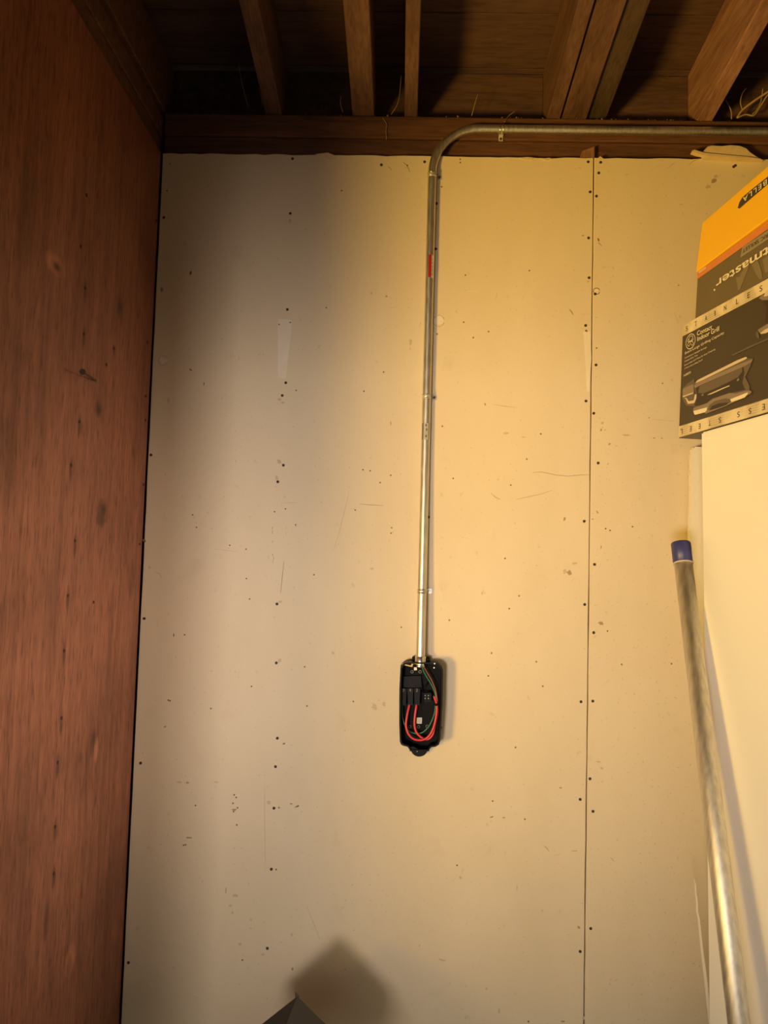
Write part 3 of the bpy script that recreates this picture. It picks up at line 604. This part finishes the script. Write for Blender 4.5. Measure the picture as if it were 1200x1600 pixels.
# wires
def wire(name, pts, r, mat):
    part(name, bm_tube(spline([cz(x, y, Y) for x, y, Y in pts], 8), r, 10), mat)
wire('red_wire', ((316,800,-.028),(310,840,-.032),(285,960,-.036),(276,1080,-.038),(310,1180,-.040),(380,1240,-.040),(480,1248,-.040),(560,1200,-.041),(620,1090,-.042),(655,930,-.042),(660,810,-.040),(625,700,-.034)), .0031, 'red')
wire('red_wire', ((406,800,-.028),(402,840,-.032),(385,960,-.034),(382,1070,-.034),(410,1160,-.034),(480,1225,-.034),(550,1238,-.034),(610,1180,-.035),(638,1060,-.036),(668,920,-.037),(668,800,-.036)), .0031, 'red')
wire('green_wire', ((478,330,-.040),(500,400,-.036),(560,500,-.034),(615,600,-.034),(648,700,-.035),(645,810,-.036),(628,930,-.034),(560,1080,-.030),(470,1160,-.028),(380,1165,-.028),(305,1130,-.028),(250,1040,-.026),(228,930,-.026),(228,800,-.024)), .0020, 'green')
wire('brown_wire', ((500,335,-.040),(535,400,-.038),(590,490,-.037),(640,610,-.037),(662,720,-.037),(668,800,-.037)), .0020, 'brownwire')
part('zip_tie', bm_tube(spline([cz(x, y, Y) for x, y, Y in ((618,800,-.046),(650,815,-.048),(684,800,-.046))], 5), .0022, 8), 'black')

# ------------------------------------------------------------------ refrigerator and the boxes on it
UP = Vector((0, 0, 1))
def flat_dir(x): d = ray(x, 870); d.z = 0; return d.normalized()
e1 = -flat_dir(414); n1 = Vector((-e1.y, e1.x, 0))          # e1 towards the viewer, n1 to the right (into the box)
GB = CAM + ray(1060, 685)*1.95; zg = GB.z
fp = onPlane(1095, 675, GB, n1)                            # back left top corner of the refrigerator
FT = zg - 0.001
fr = empty('refrigerator', (fp.x, fp.y, 0.0)); tag(fr, 'white enamel refrigerator with cartons stacked on top', 'refrigerator')
LEAN = 0.0175
def fpt(a, b, z): return fp + e1*a + n1*(b + LEAN*(FT-z)) + UP*(z-fp.z)
def fbox(name, a0, a1, b0, b1, z0, z1, mat, bev):
    bm = bmesh.new(); v = [bm.verts.new(fpt(a, b, z)) for a, b, z in ((a0,b0,z0),(a1,b0,z0),(a1,b1,z0),(a0,b1,z0),(a0,b0,z1),(a1,b0,z1),(a1,b1,z1),(a0,b1,z1))]
    for f in ((3,2,1,0),(4,5,6,7),(0,1,5,4),(1,2,6,5),(2,3,7,6),(3,0,4,7)): bm.faces.new([v[i] for i in f])
    bmesh.ops.recalc_face_normals(bm, faces=bm.faces[:]); bmesh.ops.bevel(bm, geom=bm.edges[:], offset=bev, segments=3, affect='EDGES')
    return keep(obj(name, bm, M[mat]), fr)
fbox('cabinet', 0.0, 0.58, 0.0, 0.60, 0.045, FT, 'fridge', .004)
fbox('gasket', 0.581, 0.592, 0.01, 0.59, 0.08, FT-.01, 'gasket', .002)
fbox('freezer_door', 0.593, 0.645, 0.0, 0.60, 1.19, FT, 'fridge', .010)
fbox('door', 0.593, 0.645, 0.0, 0.60, 0.09, 1.175, 'fridge', .010)
fbox('handle', 0.646, 0.685, 0.04, 0.065, 1.22, 1.45, 'fridge', .006); fbox('handle', 0.646, 0.685, 0.04, 0.065, 0.80, 1.15, 'fridge', .006)
for a in (0.05, 0.53):
    for b in (0.05, 0.55): fbox('foot', a-.02, a+.02, b-.02, b+.02, 0.001, 0.046, 'gasket', .003)

def carton(name, label, corner, e, length, depth, height, shear, mat):
    """corner = far lower-left corner of the printed face; the face runs along e towards the viewer"""
    n_ = Vector((-e.y, e.x, 0)); root = empty(name, (corner.x, corner.y, corner.z)); tag(root, label, 'box', 'cartons stacked on the refrigerator')
    bm = bm_frame_box((0,0,0), e*length, n_*depth, UP*height + e*shear, .0022, 2)
    obj('carton_body', bm, mat, root)
    return root, n_
# grill carton
HG = 0.287; SHG = 0.018
g, ng = carton('grill_carton', 'dark grill carton with steel print, lowest of the stack on the refrigerator', GB, e1, 0.46, 0.34, HG, SHG, M['boxdark'])
def face_fn(corner, e, nrm, inset=0.0006):
    p0 = corner - nrm*inset
    return lambda x, y: onPlane(x, y, p0, nrm)
GF = face_fn(GB, e1, ng)
def printed(root, fn, nrm, pts, mat, name, lift=0.0):
    P_ = [fn(x, y) - nrm*lift for x, y in pts]
    o = obj(name, bm_prism(P_, nrm*0.0004), M[mat]); keep(o, root); return o
def fpos(corner, e, a, z, sh, h): return corner + e*(a + sh*z/h) + UP*z
def band(root, corner, e, nrm, a0, a1, z0, z1, sh, h, mat, name, lift=.0007):
    P_ = [fpos(corner, e, a, z, sh, h) - nrm*lift for a, z in ((a0,z0),(a1,z0),(a1,z1),(a0,z1))]
    o = obj(name, bm_prism(P_, nrm*0.0005), M[mat]); keep(o, root); return o
band(g, GB, e1, ng, .0015, .458, .0015, .0300, SHG, HG, 'strip', 'steel_band'); band(g, GB, e1, ng, .0015, .458, HG-.0290, HG-.0015, SHG, HG, 'strip', 'steel_band')
def letters(s, root, corner, e, nrm, a_list, z, hh, sh, h, flip, mat):
    for c, a in zip(s, a_list):
        if c == ' ': continue
        wd = hh*(.22 if c == 'I' else .72)
        o_ = fpos(corner, e, a, z, sh, h) - e*wd/2 - nrm*.0012
        lettering(c, o_, e, UP, wd, hh, mat, root, 'letter', flip=flip, lift=.0002)
def a_of(fn, corner, e, x, y): return (fn(x, y)-corner).dot(e)
top_a = [a_of(GF, GB, e1, x, y) - SHG for x, y in ((1074,514),(1088,505),(1104,495),(1118,485),(1134,475),(1153,464),(1171,451),(1190,437),(1212,424))]
letters('STAINLESS', g, GB, e1, ng, top_a, HG-.0215, .0125, SHG, HG, False, M['p4'])
bot_a = [a_of(GF, GB, e1, x, y) for x, y in ((1065,674.5),(1079,670),(1093,665.5),(1109,661),(1125,655),(1140,650),(1154,646),(1172,640),(1193,634))]
letters('LEETS SSE', g, GB, e1, ng, bot_a, .0085, .0125, SHG, HG, True, M['p4'])
# roundel
def G(x, y): return GF(x, y)
def outline_tube(root, fn, nrm, pts, r, mat, name):
    P_ = spline([fn(x, y) for x, y in pts], 6); bm_ = bm_tube(P_, r, 5)
    c0 = fn(*pts[0])
    for vv in bm_.verts:
        dd = (vv.co-c0).dot(nrm); vv.co -= nrm*(dd*0.85)
    o = obj(name, bm_, M[mat]); keep(o, root); return o
def zg5(x, y): return (1040+x/6.154, 440+y/6.154)
cxr, cyr = zg5(240, 575)
ell = []
for k in range(25):
    t = 2*math.pi*k/24; ell.append((cxr + 7.2*math.cos(t), cyr + 11.2*math.sin(t) - 3.2*math.cos(t)))
outline_tube(g, GF, ng, ell, .0011, 'cream', 'roundel_ring')
for pts in (((240,520),(225,545),(232,575),(250,560),(262,535),(255,520),(245,530)), ((225,580),(212,605),(222,620),(236,600),(240,575),(262,580),(266,600),(252,612),(246,595)), ((222,550),(212,570),(225,580),(245,570),(262,562),(270,545))):
    outline_tube(g, GF, ng, [zg5(*q) for q in pts], .0009, 'cream', 'roundel_script')
def gtext(s, x0, y0, x1, y1, hpx, mat='cream', bold=0.0, shear=0.0):
    a, b = GF(x0, y0), GF(x1, y1); u = (b-a); hh = hpx/1200*1.9
    lettering(s, a - ng*.0006, u, UP, u.length, hh, M[mat], g, 'lettering', bold=bold, shear=shear, lift=.0003)
for s, a, b, hh, bo in (('Contact', (305,522), (450,456), 7.2, .010), ('Indoor Grill', (308,575), (518,472), 7.2, .010), ('Extra-Large Grilling Capacity', (190,708), (566,508), 5.0, .004),
        ('Convenient Upright Storage', (186,748), (400,640), 3.0, 0), ('Grease Drip Tray', (186,780), (312,716), 3.0, 0), ('Removable Grill Plate for Easy Cleaning', (184,818), (480,660), 3.0, 0), ('3-Wire Grounding Cord', (184,850), (356,762), 3.0, 0), ('168820', (178,915), (246,880), 3.4, .004)):
    p_, q_ = zg5(*a), zg5(*b); gtext(s, p_[0], p_[1], q_[0], q_[1], hh, 'cream', bo)
# printed picture of the grill (traced as flat print)
def zz6(x, y): return (1060+x/8.571, 560+y/8.571)
PIC = (('p3', ((60,400),(120,340),(215,275),(215,640),(105,635),(55,540))), ('p2', ((58,430),(75,400),(200,345),(205,450),(60,505))), ('p1', ((60,505),(200,455),(200,470),(62,522))),
       ('p1', ((75,530),(105,545),(130,610),(215,600),(240,540),(245,480),(225,480),(210,560),(140,575),(110,530))),
       ('p3', ((215,330),(300,262),(840,20),(905,-5),(1005,0),(960,120),(900,250),(955,360),(960,420),(740,470),(560,520),(370,640),(215,655),(250,500),(225,430))),
       ('p4', ((235,400),(320,350),(870,100),(890,190),(860,330),(900,420),(720,460),(560,520),(370,620),(225,640),(255,500))),
       ('p3', ((290,370),(600,235),(860,115),(860,180),(800,255),(560,375),(340,470),(270,460))),
       ('p2', ((215,370),(250,330),(840,70),(1000,10),(990,45),(900,100),(300,360),(230,395))),
       ('p1', ((235,330),(262,292),(800,22),(910,-20),(930,-8),(900,15),(300,305),(250,325))),
       ('p1', ((390,490),(430,470),(520,430),(600,395),(690,360),(690,372),(600,410),(520,448),(440,482))), ('p2', ((315,485),(345,478),(340,500),(318,500))), ('p2', ((790,290),(815,262),(825,290),(795,310))),
       ('p2', ((210,665),(390,600),(470,540),(700,462),(770,470),(945,425),(990,440),(985,462),(950,480),(900,525),(740,590),(640,640),(380,740),(360,730),(375,690),(230,755),(208,720))),
       ('cream', ((210,705),(395,655),(385,700),(365,722),(240,755),(222,750))), ('cream', ((705,548),(940,455),(935,480),(895,525),(720,585))),
       ('p3', ((400,690),(430,620),(500,570),(640,535),(700,545),(720,585),(560,650))), ('p4', ((420,700),(460,640),(560,600),(690,590),(650,625),(540,665))), ('p2', ((950,470),(985,440),(992,455),(960,488))))
for k, (mt, pts) in enumerate(PIC): printed(g, GF, ng, [zz6(*q) for q in pts], mt, 'printed_picture', .0004+.00012*k)
def zz7(x, y): return (1120+x/11.43, 420+y/11.43)
PIC2 = (('p1', ((835,490),(880,400),(960,330),(1300,120),(1300,330),(940,470),(860,505))), ('p2', ((755,525),(830,450),(850,500),(1300,380),(1300,480),(880,600),(820,560))), ('p4', ((830,560),(900,560),(1300,440),(1300,1000),(860,950),(900,700))),
        ('p2', ((735,1090),(900,990),(1300,800),(1300,900),(900,1080),(770,1150))), ('p1', ((780,1150),(860,1090),(1300,880),(1300,960),(880,1150),(800,1165))), ('p3', ((700,1150),(740,1110),(770,1230),(725,1240))),
        ('p3', ((270,1540),(620,1370),(1300,1080),(1300,1100),(640,1390),(300,1550))))
for k, (mt, pts) in enumerate(PIC2): printed(g, GF, ng, [zz7(*q) for q in pts], mt, 'printed_picture', .0004+.00012*k)

# skillet carton above it
e2 = -flat_dir(478); n2 = Vector((-e2.y, e2.x, 0)); zt = zg + HG + .0005
TB0 = onPlane(1086.3, 490, GB + n1*.010, n1); 
def at_height(x, y, z): d = ray(x, y); return CAM + d*((z-CAM.z)/d.z)
TBc = onPlane(1085.6, 500, GB + n1*.014, n1); TBc.z = zt
ttop = onPlane(1090, 425.5, TBc, n2); HT = ttop.z - zt; SHT = (ttop-TBc).dot(e2)
t_, nt2 = carton('skillet_carton', 'olive brown skillet carton printed upside down, middle of the stack', TBc, e2, 0.42, 0.30, HT, SHT, M['boxolive'])
TF = face_fn(TBc, e2, nt2)
def zz4(x, y): return (1040+x/6.667, 220+y/6.667)
band(t_, TBc, e2, nt2, .0012, .418, HT-.0175, HT-.0012, SHT, HT, 'orange', 'orange_stripe')
def ttext(s, right, left, hpx, mat, root, fn, nrm, name='lettering', bold=0.0, shear=0.0, spacing=1.0):
    """upside-down print: the text ends at the far (left) point and starts at the near (right) one"""
    a, b = fn(*left), fn(*right); u = b-a; hh = hpx/1200*1.8
    lettering(s, a - nrm*.0010, u, UP, u.length, hh, M[mat], root, name, bold=bold, shear=shear, flip=True, lift=.0003, spacing=spacing)
for mt, pts in (('olive_tag', ((780,1215),(800,1110),(1130,890),(1200,850),(1200,935),(800,1205))), ('olive_light', ((735,1420),(770,1420),(820,1320),(880,1240),(860,1330),(780,1540),(755,1560))), ('olive_light', ((900,1290),(960,1240),(1000,1360),(1010,1440),(975,1440),(940,1380))), ('olive_light', ((1010,1240),(1060,1200),(1120,1240),(1120,1330),(1040,1380)))):
    printed(t_, TF, nt2, [zz4(*q) for q in pts], mt, 'printed_tag' if mt == 'olive_tag' else 'printed_swirl', .0003)
ttext('ELECTRIC SKILLET', zz4(1225, 905), zz4(805, 1172), 5.6, 'p4', t_, TF, nt2)
# "Toastmaster": the last seven letters lie in view
lft = zz4(528, 1545); vis = TF(*zz4(1090, 1185)) - TF(*lft)
uT = vis.normalized(); full = vis.length/0.62
lettering('Toastmaster', TF(*lft) - nt2*.0010, uT, UP, full, .0205, M['cream'], t_, 'lettering', bold=.018, flip=True, lift=.0003)
printed(t_, TF, nt2, [zz4(*q) for q in ((500,1552),(512,1540),(522,1550),(510,1566))], 'cream', 'trademark_dot', .0005)
for k in range(2): printed(t_, TF, nt2, [zz4(*q) for q in ((352,1358+k*14),(425,1310+k*14),(425,1316+k*14),(352,1365+k*14))], 'cream', 'small_print', .0014)

# yellow carton on top
e3 = -flat_dir(492); n3 = Vector((-e3.y, e3.x, 0)); zy = zt + HT + .0005
YBc = onPlane(1087, 416, TBc - n2*.004, n2); YBc.z = zy
ytop = onPlane(1097, 348, YBc, n3); HY = ytop.z - zy; SHY = (ytop-YBc).dot(e3)
y_, ny = carton('yellow_carton', 'bright yellow carton with black brand banner, topmost of the stack', YBc, e3, 0.42, 0.30, HY, SHY, M['yellow'])
YF = face_fn(YBc, e3, ny)
printed(y_, YF, ny, [zz4(*q) for q in ((752,700),(770,640),(800,590),(900,505),(1068,372),(1230,240),(1330,120),(1400,20),(1400,160),(1250,300),(1068,450),(880,610),(770,706))], 'banner', 'brand_banner', .0004)
bl, brr = zz4(812, 645), zz4(1062, 452)
a_, b_ = YF(*bl), YF(*brr)
lettering('BELLA', a_ - ny*.0012, b_-a_, UP, (b_-a_).length, .0115, M['cream'], y_, 'lettering', bold=.01, flip=True, spacing=1.25, lift=.0003)

# ------------------------------------------------------------------ leaning things beside the refrigerator
def scrap_sheet(name, label, pts_l, xr, yt, yb, zt_, mat):
    """gypsum offcut leaning on the wall: left edge measured, plane tilts from (yt at zt_) to (yb at the floor)"""
    n_ = Vector((0, zt_, yb-yt)).normalized(); n_ = Vector((0, -zt_, (yb-yt))).normalized()
    p0 = Vector((0, yt, zt_))
    nn = Vector((0, zt_, yt-yb)).normalized()
    L_ = [onPlane(x, y, p0, nn) for x, y in pts_l]
    bot = L_[-1].copy(); d = (L_[-1]-L_[-2]); bot = L_[-1] + d*((0.0015-L_[-1].z)/d.z)
    out = L_ + [bot, Vector((xr, bot.y, bot.z)), Vector((xr, L_[0].y, L_[0].z))]
    o = obj(name, bm_prism(out, nn*0.0127), mat); tag(o, label, 'drywall offcut'); return o
scrap_sheet('drywall_offcut', 'white drywall offcut with crumbled top corner leaning behind the refrigerator', [(1086,698),(1084.5,700.5),(1083,699),(1081.5,703),(1080.5,702.5),(1080.5,708),(1079.6,720),(1079.8,735),(1078.4,744),(1079.2,760),(1078.6,790),(1077.2,830),(1077.4,870),(1078.5,940),(1079.8,1010),(1081.6,1120),(1084,1200),(1087,1260),(1089,1330),(1090,1400),(1091.5,1500),(1092.5,1590)], 1.66, -0.034, -0.115, 1.60, M['gypsum'])
TL = [(1083.6,1374),(1086.5,1383),(1086.2,1394),(1088.4,1410),(1088.2,1424),(1090.6,1436),(1093,1462),(1096,1492),(1099.6,1520),(1103.6,1560),(1107.5,1597),(1112,1640)]
nS = Vector((0, 0.60, -0.165+0.128)).normalized(); nS = Vector((0, 0.60, 0.037)).normalized(); pS = Vector((0, -0.150, 0.60))
tl_ = [onPlane(x, y, pS, nS) for x, y in TL]
d_ = tl_[-1]-tl_[-2]; tl_.append(tl_[-1] + d_*((0.0015-tl_[-1].z)/d_.z))
tr_ = [p + Vector((0.0015+.0006*i, 0, 0)) for i, p in enumerate(tl_)]
o = obj('torn_paper_strip', bm_prism(tl_ + tr_[::-1], nS*0.004), M['gypsum']); tag(o, 'narrow torn drywall paper strip standing low behind the steel pole', 'paper strip')
bp = Vector((1.3970, -0.666, 0.0)); tp = CAM + ray(1063.5, 848)*1.88
ax = (tp-bp).normalized()
pl = empty('steel_pole', bp); tag(pl, 'galvanised steel pole with blue end cap leaning beside the refrigerator', 'pole')
bp2 = bp + ax*.004
keep(obj('tube', bm_tube([bp2, bp2+(tp-bp2)*.5, tp-ax*.050], .0215, 28), M['pole']), pl)
keep(obj('end_cap', bm_tube([tp-ax*.053, tp-ax*.0525, tp-ax*.004, tp-ax*.001, tp], [.0218, .0232, .0232, .0222, .0195], 28), M['blue']), pl)
keep(obj('cap_rim', bm_tube([tp-ax*.055, tp-ax*.052], .0236, 28), M['p1']), pl)
capx = ax.cross(Vector((0, 1, 0))).normalized()
keep(obj('cap_scratch', bm_tube([tp-ax*.016-capx*.0190+Vector((0,-.0137,0)), tp-ax*.046-capx*.0188+Vector((0,-.0139,0))], .0009, 6), M['white']), pl)

# ------------------------------------------------------------------ dark carton at the bottom edge
A = onY(465, 1556, -0.30)
ea = Vector((.7296, .0572, -.6815)); eb = Vector((-.1729, -.9487, -.2648)); ec = Vector((-.6617, .3110, -.6823))
la, lb, lc = 0.19, 0.20, 0.18
drop = -(ea*la + eb*lb + ec*lc).z
lb += (A.z - drop - .001)/(-eb.z)
db = empty('dark_carton', (A.x, A.y, 0)); tag(db, 'charcoal grey carton tilted with one corner up at the bottom edge', 'box')
keep(obj('carton_body', bm_frame_box(A, ea*la, eb*lb, ec*lc, .0012), M['flap']), db)
keep(obj('darker_left_face', bm_frame_box(A + eb*.004 + ec*.004 - ea*.0014, eb*(lb-.008), ec*(lc-.008), ea*.0012), M['flap2']), db)  # thin sheet over the left face, darker than the carton's other faces
tt = onY(462, 1551.5, -.30)
keep(obj('corner_tab', bm_prism([A+Vector((-.005,-.001,-.004)), A+Vector((.004,-.001,-.003)), tt+Vector((.0015,0,.0)), tt+Vector((-.002,0,.002))], (0, .002, 0)), M['nail']), db)

# ------------------------------------------------------------------ odds and ends along the top plate
sc_pts = [(1080.5,238.5),(1082,234.6),(1090,236),(1097,238.5),(1101,234),(1106,229),(1112,227.5),(1128,228.3),(1142,226.8),(1156,228),(1166,232),(1172,238),(1180,243.5),(1193,250.5),(1160,249.5),(1120,247.5),(1098,247.2),(1098,243),(1090,241.5)]
bm = bm_prism([onY(x, y, -0.0125) for x, y in sc_pts], (0, 0.010, 0))
sc_o = empty('paper_scrap', onY(1140, 249, -.006)); tag(sc_o, 'torn tan gypsum paper scrap curling over the top edge of the drywall', 'scrap')
keep(obj('torn_sheet', bm, M['paper']), sc_o)
keep(obj('folded_lip', bm_prism([onY(x, y, -.0135) for x, y in ((1081,239),(1083,235.5),(1100,240.5),(1130,243.5),(1170,247),(1188,250),(1150,248.5),(1100,244.8))], (0, -.006, 0)), M['paper']), sc_o)
def wisp(name, label, pts, Y, r, cat, group=None, mat='straw'):
    o = obj(name, bm_tube(spline([onY(x, y, Y+dy) for x, y, dy in pts], 5), r, 5), M[mat]); tag(o, label, cat, group); return o
GRP = 'dry straw wisps caught along the top plate'
for lab, pts in (('dry straw wisp hanging in the dark corner left of the first rafter', ((373,100,.0),(378,130,.0),(386,160,.01),(389,167,.01))),
                 ('short straw wisp right against the left edge of the first rafter', ((404,138,.0),(408,150,.0),(410,167,.01))),
                 ('pair-thin straw wisp in the dark bay left of the second rafter', ((533,150,.0),(532,162,.0),(536,176,.01))),
                 ('long curved straw wisp between the second and third rafters', ((627,118,.0),(624,150,.0),(620,165,.0),(611,179,.01))),
                 ('slanted straw wisp on the top plate above the conduit bend', ((747,146,.0),(742,162,.0),(737,181,.01))),
                 ('straw wisp hooked over the horizontal conduit beside its strap', ((788,191,-.012),(794,182,.0),(803,175,.005),(806,173,.01))),
                 ('pale thread stuck to the top plate left of the conduit bend', ((598,184,.0),(604,194,-.004),(603,205,-.004),(604,216,-.003),(603,217,.001)))):
    wisp('straw_wisp', lab, pts, 0.016 if 'thread' not in lab else .0135, .0009, 'straw', GRP)
vn = empty('dried_vine', onY(1153, 185, .03)); tag(vn, 'dry branching vine poking through above the right end of the plate', 'vine')
for pts, r in ((((1152,184,.0),(1160,172,.0),(1178,158,-.01),(1190,150,-.015),(1215,134,-.03)), .0032), (((1152,184,.0),(1165,179,.0),(1178,180,.0),(1188,166,.0),(1200,148,-.01),(1212,140,-.01)), .0022), (((1160,172,.0),(1157,160,.0),(1160,146,-.005),(1166,138,-.01)), .0014), (((1143,186,.0),(1142,172,.0),(1133,155,-.005)), .0016), (((1176,178,0),(1182,172,0),(1189,158,0),(1192,138,-.01)), .0013)):
    keep(obj('stem', bm_tube(spline([onY(x, y, .04+dy) for x, y, dy in pts], 6), r, 6), M['straw']), vn)
# crumbs and dust lying on the plate
bm = bmesh.new(); rnd = random.Random(11)
for k in range(420):
    x = rnd.uniform(0.05, 2.4) if rnd.random() < .3 else rnd.gauss(1.15, .4); y = rnd.uniform(.014, .05); s = rnd.uniform(.001, .0042)
    if not 0.02 < x < 2.5: continue
    c = Vector((x, y, 2.5645 + s*.4)); q = Matrix.Rotation(rnd.uniform(0, 6), 3, Vector((rnd.random(), rnd.random(), 1)).normalized())
    v = [bm.verts.new(c + q @ (Vector(d)*s)) for d in ((1,.2,-.3),(-.8,.7,-.3),(-.5,-.9,-.3),(.1,.1,.6))]
    for f in ((0,1,2),(0,3,1),(1,3,2),(2,3,0)): bm.faces.new([v[i] for i in f])
bmesh.ops.recalc_face_normals(bm, faces=bm.faces[:])
tag(obj('plate_debris', bm, M['dust']), 'brown crumbs and dust lying along the top plate', 'debris', kind='stuff')
